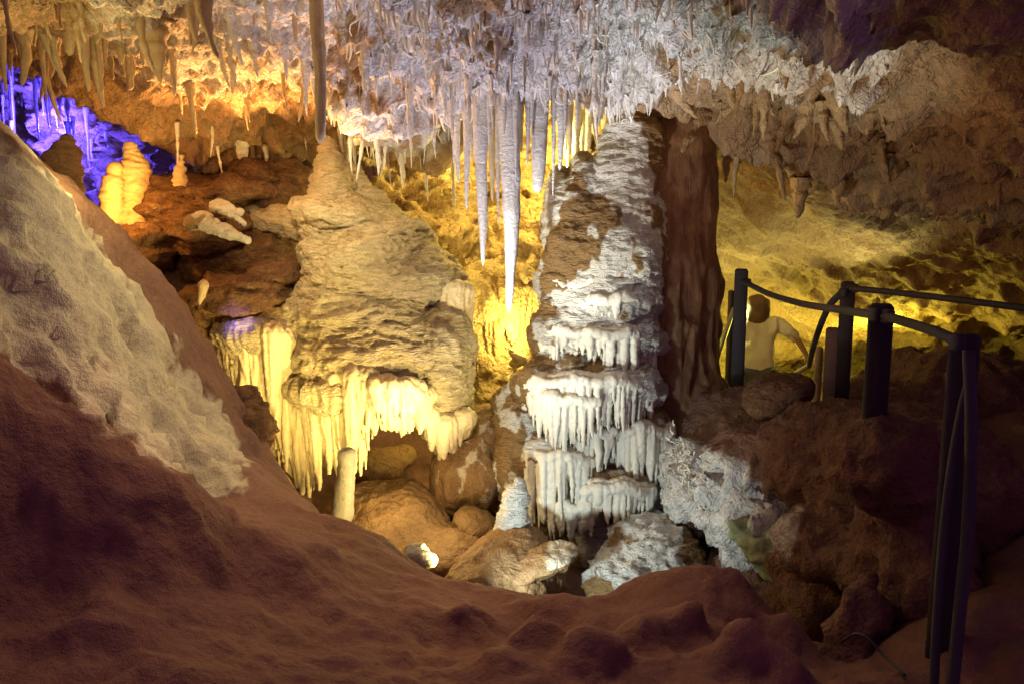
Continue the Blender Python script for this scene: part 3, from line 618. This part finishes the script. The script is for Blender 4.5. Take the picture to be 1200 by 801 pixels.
# ------------------------------------------------------------------ stalactites
def stalactite(px_, ytop, ytip, w, Y, mat, label, seed, group=None, squash=1., power=.75, bend=.02, name='stalactite', root=.08, knob=.07, tipr=.12):
    tip = P(px_, ytip, Y); top = P(px_, ytop, Y)
    z = max(ceil_z(top[0], Y), top[2])+root
    z = min(z, top[2]+.6)
    L = z-tip[2]
    V, F = spike(L, M(w, Y)*.5, seed, seg=16, rings=36, bend=bend, power=power, squash=squash, knob=knob, tipr=tipr)
    sh = V[np.argmin(V[:, 2])]; t = -V[:, 2]/L; V = V-np.outer(t**2, [sh[0], sh[1], 0])
    o_ = np.array([tip[0], Y, z])
    return tag(obj(name, (V+o_, F, np.ones(len(V))), mat, origin=o_), label, 'stalactite', group)
S = stalactite
S(377,-20,168,16,3.9,M_ostal,'slender grey stalactite that meets the peak of the cream mound',11,power=.35,bend=.0,tipr=.5,knob=.08)
S(347,0,52,10,4.3,M_ostal,'short dark stalactite beside the slender grey one',12,power=.5)
S(515,0,66,16,4.1,M_ostal,'brown blunt stalactite hanging from the top edge above the white cluster',13,power=.5)
S(597,80,366,30,4.75,M_stal,'longest white stalactite, its tip reaching the golden curtain',14,power=.62,bend=.0)
S(566,85,311,20,4.7,M_stal,'second longest white stalactite, left of the longest one',15,power=.6,bend=.0)
S(547,90,246,11,4.8,M_stal,'thin white stalactite left of the second longest one',16,power=.5)
S(537,90,215,10,4.9,M_stal,'thin pinkish stalactite at the left side of the long white cluster',17,power=.5)
S(629,95,226,22,4.85,M_stal,'stout white stalactite with a narrow tip, right of the longest one',18,power=.3,tipr=.2)
S(577,95,236,12,5.1,M_ostal,'brown stalactite between the two longest white ones',19,power=.5)
S(656,95,200,12,4.9,M_stal,'mottled narrow stalactite right of the stout white one',20,power=.4)
S(611,95,180,9,4.9,M_stal,'thin stalactite between the longest and the stout white one',21,power=.5)
S(668,95,185,12,5.2,M_ostal,'golden brown stalactite nearest the tall column',22,power=.6)
S(480,60,165,12,4.7,M_stal,'white stalactite hanging alone left of the long cluster',23,power=.5)
S(82,-30,66,24,4.1,M_ostal,'broad blunt brown stalactite near the upper left corner',24,power=.35)
S(104,0,108,15,4.2,M_ostal,'long narrow brown stalactite right of the broad blunt one',25,power=.5)
S(142,-20,76,20,4.4,M_ostal,'stout grey stalactite between the blue recess and the amber ceiling',26,power=.55)
S(168,-20,78,15,4.5,M_ostal,'grey stalactite right of the stout grey one',27,power=.6)
S(205,25,113,11,4.8,M_stal,'bright tipped straight stalactite under the amber ceiling',28,power=.45)
S(55,60,120,10,4.5,M_ostal,'thin brown stalactite before the blue recess',29)
S(8,20,110,12,4.3,M_ostal,'brown stalactite at the left edge before the blue recess',30)
S(1055,40,135,18,4.6,M_stal,'pale green stalactite hanging from the right overhang',31,power=.45)
S(915,60,100,16,4.6,M_ostal,'brown cone under the pale crust on the right overhang',32)
S(712,60,112,10,4.7,M_stal,'short blunt pale stalactite beside the top of the tall column',33,power=.3)

for q, (x_, t_, w_, Y_) in enumerate([(553,190,7,4.85),(559,150,9,4.6),(573,170,8,4.6),(584,262,8,4.9),(590,160,10,4.55),(604,210,8,4.65),(618,196,8,4.75),(623,150,9,4.6),(640,176,9,4.95),(648,230,7,4.9),(662,165,8,4.7),(530,165,9,4.7),(522,140,8,4.6),(676,150,8,4.8)]):
    S(x_,80,t_,w_,Y_,M_stal,'slim white stalactite in the dense cluster round the two longest ones',200+q,'slim stalactites of the long white cluster',power=.55,bend=.02)
# populations of small ones on the ceiling
protos = {}
def proto(kind, mat, n):
    for k in range(n):
        V, F = spike(1.0, [.055, .04, .075, .05][k % 4], 300+k*7+len(kind), seg=10, rings=20, bend=.07, power=[.7, .5, .9, .6][k % 4], knob=.26, flare=.6, wob=.18)
        me = mesh('stalactite', V, F, np.ones(len(V))); me.materials.append(mat); protos.setdefault(kind, []).append(me)
M_pend = rock('brown_pendant', (.34, .22, .11), (.24, .14, .07), rough=.75, bump=1, bscale=18, stretch=(1, 1, .5), dist=.04, var=.4, fine=70)
proto('pendant', M_pend, 6); proto('pale', M_stal, 6); proto('ochre', M_ostal, 6)
def scatter(kind, n, poly, lpx, label, group, seed, yr, fat=1.0):
    """drips on the ceiling within a pixel box (x0,y0,x1,y1) at the distances yr"""
    g = np.random.default_rng(seed); got = 0; idx = g.permutation(len(CV)); ppx, ppy = proj(CV[idx])
    ok = (ppx > poly[0]) & (ppx < poly[2]) & (ppy > poly[1]) & (ppy < poly[3]) & (CV[idx, 1] > yr[0]) & (CV[idx, 1] < yr[1])
    for v in CV[idx][ok][:n]:
        L = M(lpx[0]+(lpx[1]-lpx[0])*g.random()**1.6, v[1])+.04
        o = bpy.data.objects.new('rock_pendant' if kind == 'pendant' else 'stalactite', protos[kind][g.integers(6)]); COL.objects.link(o)
        o.location = v+np.array([0, 0, .04]); f = g.uniform(.6, 1.3)*fat*(L/.35)**-.35*L if False else fat*g.uniform(.6, 1.3)*min(max(L, .12), .5)**.6*.8
        o.scale = (f, f*g.uniform(.8, 1.3), L); o.rotation_euler = (g.normal(0, .03), g.normal(0, .03), g.uniform(0, 6.28))
        tag(o, label, 'rock pendant' if kind == 'pendant' else 'stalactite', group)
scatter('ochre', 26, (-20, -60, 130, 125), (20, 70), 'small olive brown stalactite in the dim upper left ceiling', 'stalactites on the dim left ceiling', 1, (3.2, 5.2), 1.0)
scatter('ochre', 26, (130, -40, 390, 120), (14, 60), 'small stalactite on the amber lit ceiling', 'stalactites on the amber ceiling', 2, (3.8, 6), .9)
scatter('pale', 16, (200, 130, 400, 210), (14, 45), 'small hanging drip at the low back edge of the amber ceiling', 'drips at the back of the amber ceiling', 3, (5.4, 7.0), 1.0)
scatter('pale', 44, (395, 20, 540, 215), (18, 65), 'small stalactite in the orange and lavender row left of the long white cluster', 'stalactites in the orange and lavender row', 4, (4.2, 6.2), .85)
scatter('pale', 40, (540, 20, 740, 110), (14, 60), 'small white stalactite on the lavender lit crust above the long cluster', 'small stalactites on the lavender crust', 5, (3.9, 5.0), .8)
scatter('pale', 20, (740, -10, 1060, 90), (8, 30), 'short white drip on the pale crust right of the column top', 'short drips on the right crust', 6, (3.2, 4.6), .9)
scatter('pendant', 20, (840, 60, 1200, 230), (12, 50), 'short brown drip under the right overhang', 'brown drips under the right overhang', 7, (3.6, 5.8), 1.2)

scatter('pendant', 26, (790, 50, 1180, 225), (28, 55), 'stubby brown rock pendant under the right overhang', 'rock pendants under the right overhang', 8, (4.2, 5.9), 3.6)
scatter('ochre', 14, (0, -60, 240, 70), (45, 85), 'long olive brown stalactite hanging at the top left', 'long stalactites at the top left', 9, (3.6, 4.9), 1.7)
scatter('pale', 16, (240, -40, 400, 90), (30, 75), 'pale orange stalactite on the brightest part of the amber ceiling', 'stalactites on the bright amber ceiling', 10, (4.0, 5.6), 1.2)
# drips in the blue recess and in the golden chamber (far back)
def far_drips(kind, n, x0, x1, y0, y1, Y0, Y1, l0, l1, label, group, seed, fat=1.):
    g = np.random.default_rng(seed)
    for k in range(n):
        Y = g.uniform(Y0, Y1); p = P(g.uniform(x0, x1), g.uniform(y0, y1), Y); L = M(g.uniform(l0, l1), Y)
        o = bpy.data.objects.new('stalactite', protos[kind][g.integers(6)]); COL.objects.link(o)
        z = max(p[2], ceil_z(p[0], Y)) if ceil_z(p[0], Y)-p[2] < .5 else p[2]
        o.location = (p[0], Y, z+.03); f = fat*g.uniform(.6, 1.3)*L**.6; o.scale = (f, f, L+z-p[2]); tag(o, label, 'stalactite', group)
far_drips('pale', 30, -10, 150, 60, 150, 8.0, 8.9, 25, 75, 'thin stalactite in the blue lit recess', 'stalactites in the blue recess', 11, .8)
far_drips('pale', 14, 660, 730, 95, 120, 6.2, 6.9, 60, 120, 'golden stalactite in the yellow chamber beside the column', 'stalactites in the yellow chamber', 12, 1.0)

# dense crust of tiny curling drips on the pale ceiling lip
g = np.random.default_rng(99); idx = np.flatnonzero((crust > .5) & (cmask > .55)); wgt = ss(1000, 640, px[idx])+.05; sel = g.choice(idx, 3000, p=wgt/wgt.sum())
out = []
for i in sel:
    v = CV[i]; L = g.uniform(.03, .12); m = 5; r = g.uniform(.004, .011)
    if g.random() < .7:
        b = g.normal(0, .12, 2)*L; t = np.linspace(0, 1, m)
        path = v+np.stack([b[0]*t**2, b[1]*t**2, .02-L*t], -1); rad = r*np.array([1.5, 1.1, .8, .6, .25])
    else:
        dr = np.array([0, -.4, -.6])+g.normal(0, .6, 3); dr /= np.linalg.norm(dr); pts = [v]
        for q in range(m-1):
            dr = dr+g.normal(0, .5, 3); dr /= np.linalg.norm(dr); pts.append(pts[-1]+dr*L*.3)
        path = np.array(pts); rad = r*.6*np.array([1.2, 1., .8, .6, .4])
    out.append(lathe(path, rad, 5, cap=False))
tag(obj('helictite_crust', join(out), M_fringe), kind='stuff')

# ------------------------------------------------------------------ railings
def tube(name, pts, r, mat, parent, n=30):
    path = smooth_path(pts, n); return obj(name, lathe(path, np.full(n, r), 10), mat, parent)
def post(name, px_, ytop, w, Y, mat, parent, down=1.05, rz=.1, dp=None):
    t = P(px_, ytop, Y); s = M(w, Y)
    return obj(name, box((t[0], Y, t[2]-down/2), (s, dp or s, down), -math.atan2(t[0], Y)+rz*.3, .012), mat, parent)
r1 = thing('path_railing', 'near railing of dark square posts joined by a sagging dark pipe', 'railing', (P(1130, 390, 2.3)[0], 2.3, .1))
post('post', 869, 315, 15, 5.2, M_post, r1); post('post', 1033, 356, 27, 2.85, M_post, r1, .56); post('post', 1131, 391, 32, 2.3, M_post, r1)
tube('rail_pipe', [P(872,330,5.15), P(900,344,4.6), P(940,356,4.0), P(985,363,3.4), P(1030,370,2.8)], .017, M_pipe, r1)
tube('rail_pipe', [P(1035,370,2.8), P(1070,380,2.6), P(1100,390,2.42), P(1130,404,2.27)], .017, M_pipe, r1)
tube('down_pipe', [P(1138,440,2.2), P(1128,475,2.18), P(1116,540,2.12), P(1106,620,2.08), P(1098,720,2.02), P(1093,830,1.95)], .012, M_pipe, r1)
tube('down_pipe', [P(1135,410,2.15), P(1138,500,2.1), P(1134,620,2.05), P(1124,720,1.98), P(1112,840,1.9)], .016, M_pipe, r1)
r2 = thing('path_railing', 'far railing of thinner posts with a straight handrail leading to the right edge', 'railing', (P(992, 470, 4.6)[0], 4.6, .2))
post('post', 994, 330, 16, 4.6, M_post, r2); post('post', 977, 384, 17, 4.9, M_post2, r2, .9); post('post', 857, 340, 7, 6.6, M_post, r2); post('post', 960, 406, 9, 6.2, M_post2, r2, .9)
tube('handrail', [P(990,337,4.55), P(1050,343,4.3), P(1120,351,4.0), P(1200,361,3.7), P(1290,372,3.4)], .017, M_pipe, r2)
tube('handrail', [P(988,342,4.6), P(972,358,4.75), P(960,385,5.0), P(952,410,5.4), P(948,428,5.8)], .02, M_pipe, r2)
tube('handrail', [P(860,362,6.5), P(852,385,6.3), P(841,418,6.1)], .018, M_steel, r2)
tube('handrail', [P(948,428,6.0), P(938,434,6.3), P(926,442,6.7)], .02, M_post2, r2)
for px_, py_, Y_, rr_ in ((876,331,5.13,r1),(1026,369,2.82,r1),(1040,371,2.78,r1),(1122,401,2.28,r1),(1001,338,4.52,r2),(988,343,4.53,r2)):
    obj('bracket', box(P(px_, py_, Y_), (.03, .05, .05), .2, .006), M_pipe, rr_)
cb = obj('cable', lathe(smooth_path([P(985,752,2.55), P(1003,742,2.45), P(1020,750,2.4), P(1036,768,2.35), P(1060,790,2.2)], 24), np.full(24, .005), 8), M_pipe, origin=P(1003, 745, 2.45))
tag(cb, 'thin dark cable looping over the rocks at the lower right', 'cable')

# ------------------------------------------------------------------ the visitor
def skin(name, joints, edges, mat, parent, root=0, sub=2, crease=0):
    me = bpy.data.meshes.new(name); me.from_pydata([j[:3] for j in joints], edges, [])
    o = bpy.data.objects.new('tmp', me); COL.objects.link(o)
    o.modifiers.new('s', 'SKIN'); s = o.modifiers.new('b', 'SUBSURF'); s.levels = s.render_levels = sub
    for i, j in enumerate(joints):
        v = me.skin_vertices[0].data[i]; v.radius = (j[3], j[4] if len(j) > 4 else j[3]); v.use_root = (i == root)
    dg = bpy.context.evaluated_depsgraph_get(); m2 = bpy.data.meshes.new_from_object(o.evaluated_get(dg)); m2.name = name
    if crease:
        for v in m2.vertices:
            q = np.array([v.co[:]]); v.co += v.normal*float(crease*(ridge(q, (7, 7, 4), 3, 5.)[0]-.6))
    for p in m2.polygons: p.use_smooth = True
    bpy.data.objects.remove(o); bpy.data.meshes.remove(me)
    m2.materials.clear(); m2.materials.append(mat)
    r = bpy.data.objects.new(name, m2); COL.objects.link(r)
    if parent: r.parent = parent
    return r
hp = P(897, 346, 8.0); fz = hp[2]-1.68
M_skin = plain('skin', (.42, .26, .17), .6, var=.06, bump=.05); M_hair = plain('hair', (.13, .07, .04), .5, var=.4, scale=60, bump=.5)
M_shirt = plain('pale_shirt', (.66, .64, .55), .85, var=.12, scale=15); M_trs = plain('trousers', (.07, .07, .10), .85, var=.15)
bj = [(0,0,.95,.13,.10),(0,0,1.15,.12,.085),(0,0,1.34,.145,.09),(0,.0,1.44,.065),(0,0,1.50,.05),(0,-.01,1.56,.075,.09),(0,-.005,1.63,.075,.088),
      (-.17,0,1.38,.055),(-.34,-.04,1.27,.042),(-.42,-.16,1.10,.034),(-.44,-.20,1.03,.03,.018),
      (.17,0,1.38,.055),(.22,.02,1.12,.042),(.2,-.1,.92,.034),(.2,-.14,.86,.03,.018),
      (.10,0,.88,.09),(.11,-.01,.50,.062),(.11,.02,.10,.042),(.11,-.12,.03,.035),(-.10,0,.88,.09),(-.11,-.01,.50,.062),(-.11,.02,.10,.042),(-.11,-.12,.03,.035)]
be = [(0,1),(1,2),(2,3),(3,4),(4,5),(5,6),(2,7),(7,8),(8,9),(9,10),(2,11),(11,12),(12,13),(13,14),(0,15),(15,16),(16,17),(17,18),(0,19),(19,20),(20,21),(21,22)]
for hx, hy, hz, sx in ((-.44, -.20, 1.03, 1), (.2, -.14, .86, 1)):
    root_i = 10 if hz > .9 else 14
    for q in range(4):
        a = len(bj); ox = (q-1.5)*.018; bj += [(hx+ox, hy-.03, hz-.035, .009), (hx+ox, hy-.03, hz-.07+.006*abs(q-1.5), .008)]; be += [(root_i, a), (a, a+1)]
    a = len(bj); bj += [(hx-.035, hy-.03, hz-.01, .010), (hx-.045, hy-.05, hz-.035, .008)]; be += [(root_i, a), (a, a+1)]
person = skin('person', bj, be, M_skin, None); person.location = (hp[0], 8.0, fz); person.rotation_euler = (0, 0, math.radians(-150+360))
person.rotation_euler = (math.radians(4), math.radians(3), math.radians(150))
tag(person, 'visitor in a pale yellow top with brown hair reaching an arm to the handrail', 'person')
nose = [(0,-.095,1.57,.012),(0,-.115,1.555,.014)]
skin('nose', [(0,-.085,1.585,.012),(0,-.106,1.56,.014),(0,-.09,1.545,.012)], [(0,1),(1,2)], M_skin, person)
skin('hair', [(0,.015,1.67,.105,.105),(0,.045,1.58,.125,.10),(0,.06,1.48,.125,.075),(0,.07,1.38,.10,.05)], [(0,1),(1,2),(2,3)], M_hair, person, sub=3, crease=.015)
skin('shirt', [(0,0,.86,.165,.125),(0,0,1.0,.155,.12),(0,0,1.16,.15,.11),(0,0,1.34,.165,.11),(0,0,1.43,.08),(-.18,0,1.385,.07),(-.32,-.035,1.285,.06),(-.365,-.08,1.215,.052),(.18,0,1.385,.07),(.215,.015,1.2,.06),(.215,.0,1.08,.055)],
     [(0,1),(1,2),(2,3),(3,4),(3,5),(5,6),(6,7),(3,8),(8,9),(9,10)], M_shirt, person, sub=3, crease=.022)
skin('trousers', [(0,0,.92,.14,.11),(.10,0,.86,.105),(.11,-.01,.5,.08),(.11,.02,.1,.06),(-.10,0,.86,.105),(-.11,-.01,.5,.08),(-.11,.02,.1,.06)], [(0,1),(1,2),(2,3),(0,4),(4,5),(5,6)], M_trs, person)

# ------------------------------------------------------------------ light
w = bpy.data.worlds.new('World'); sc.world = w; w.use_nodes = True
w.node_tree.nodes['Background'].inputs['Color'].default_value = (.46, .16, .50, 1)
w.node_tree.nodes['Background'].inputs['Strength'].default_value = .31
def spot(px_, py_, Y, tx, ty, tY, col_, W, ang=60, r=.04, blend=.6):
    d = bpy.data.lights.new('spot', 'SPOT'); o = bpy.data.objects.new('cave_or_fill_lamp', d); COL.objects.link(o)  # one name for the cave's lamps and the added fill lights
    a, b = P(px_, py_, Y), P(tx, ty, tY); o.location = a; d.color = col_; d.energy = W; d.spot_size = math.radians(ang); d.spot_blend = blend; d.shadow_soft_size = r
    o.rotation_euler = Vector(b-a).to_track_quat('-Z', 'Y').to_euler(); return o
def point(px_, py_, Y, col_, W, r=.05):
    d = bpy.data.lights.new('point', 'POINT'); o = bpy.data.objects.new('cave_or_fill_lamp', d); COL.objects.link(o)
    o.location = P(px_, py_, Y); d.color = col_; d.energy = W; d.shadow_soft_size = r; return o
COOL = (.86, 1., .97); WARM = (1., .80, .45); YEL = (1., .74, .20); AMB = (1., .45, .08); BLUE = (.06, .04, 1.); LAV = (.76, .75, 1.)
o_ = spot(430, 640, 3.55, 715, 250, 5.2, (.98, 1., .86), 310, 66); o_.data.spot_blend = 1.
spot(470, 60, 3.5, 690, 450, 4.9, (.95, 1., .9), 26, 50, .2)  # added fill from the upper front for the dark gaps between tiers
spot(470, 570, 3.8, 712, 235, 5.1, (1., .98, .84), 135, 34)  # added spot to brighten the dull upper column
spot(560, 700, 3.5, 740, 560, 4.7, COOL, 40, 80)            # white lamp on the column; last spot added to fill its dim foot
spot(540, 600, 4.1, 570, 40, 4.4, LAV, 185, 66)
spot(700, 660, 3.5, 890, 30, 4.0, (.85, 1., .9), 110, 48)               # lavender lamp on the crust
o_ = spot(545, 672, 3.62, 335, 440, 5.2, (1, .72, .22), 190, 66); o_.data.spot_blend = 1.
o_ = spot(372, 600, 4.0, 292, 450, 5.2, (1, .72, .2), 75, 78); o_.data.spot_blend = 1.; o_.location.z = max(o_.location.z, float(floor_f(o_.location.x, o_.location.y))+.14)  # added lamp to brighten the dim left curtain
point(505, 565, 4.45, (1, .76, .36), 9, .1)  # added soft fill for the dark pit boulders
spot(235, 335, 4.7, 292, 388, 5.2, (.25, .2, 1.), 14, 30)
spot(500, 600, 4.2, 470, 450, 4.8, (.6, .5, 1.), 14, 26)
spot(600, 560, 4.0, 450, 360, 5.3, (1, .78, .34), 60, 70)     # warm lamp on the mound
o_ = spot(300, 120, 4.2, 405, 270, 5.5, (1, .80, .40), 75, 72); o_.data.spot_blend = 1.
point(255, 185, 5.2, (1, .5, .16), 4, .1)  # added fill for the dark left hollow
point(138, 225, 5.25, AMB, 14)
point(80, 170, 3.5, (1, .78, .28), 13, .1)  # added olive fill on the upper left stalactites
spot(300, 240, 5.6, 300, 60, 5.0, (1, .48, .14), 170, 110)
spot(400, 235, 5.0, 470, 90, 4.7, (1, .5, .2), 30, 90)
point(50, 150, 8.2, BLUE, 190, .05); point(130, 225, 8.0, BLUE, 80, .05); point(250, 150, 8.2, BLUE, 30, .1)
point(606, 392, 6.25, YEL, 26)
point(645, 185, 6.7, YEL, 66); point(550, 140, 6.6, YEL, 28); point(500, 330, 6.2, YEL, 7)
point(1030, 405, 9.3, (1, .95, .1), 60); point(905, 425, 9.3, (1, .92, .14), 45); point(850, 372, 8.3, (.95, .95, .3), 30)
spot(1010, 395, 7.0, 950, 260, 7.2, (.92, .90, .36), 52, 125)
spot(480, 60, 3.4, 170, 400, 3.3, (1, .80, .46), 54, 72, .1)
spot(600, 100, 3.9, 330, 680, 2.5, (1, .56, .34), 46, 75, .6)  # added lamp standing in for light bounced off the ceiling
spot(330, 60, 2.7, 130, 640, 2.15, (1, .58, .38), 22, 62, .25)  # added overhead fill on the lower left dome
spot(600, 60, 3.6, 700, 740, 2.5, (1, .55, .36), 30, 46, .2)  # added fill on the foreground knobs
spot(900, 330, 3.3, 1000, 120, 4.6, (1, .60, .28), 18, 110, .2)

# ------------------------------------------------------------------ render settings
sc.render.engine = 'CYCLES'; sc.cycles.use_denoising = True
try: sc.cycles.denoiser = 'OPENIMAGEDENOISE'
except Exception: pass
sc.cycles.max_bounces = 5; sc.cycles.diffuse_bounces = 3; sc.cycles.sample_clamp_indirect = 6
vs = sc.view_settings; vs.view_transform = 'Standard'; vs.look = 'None'; vs.exposure = .4; vs.gamma = 1; vs.use_curve_mapping = False
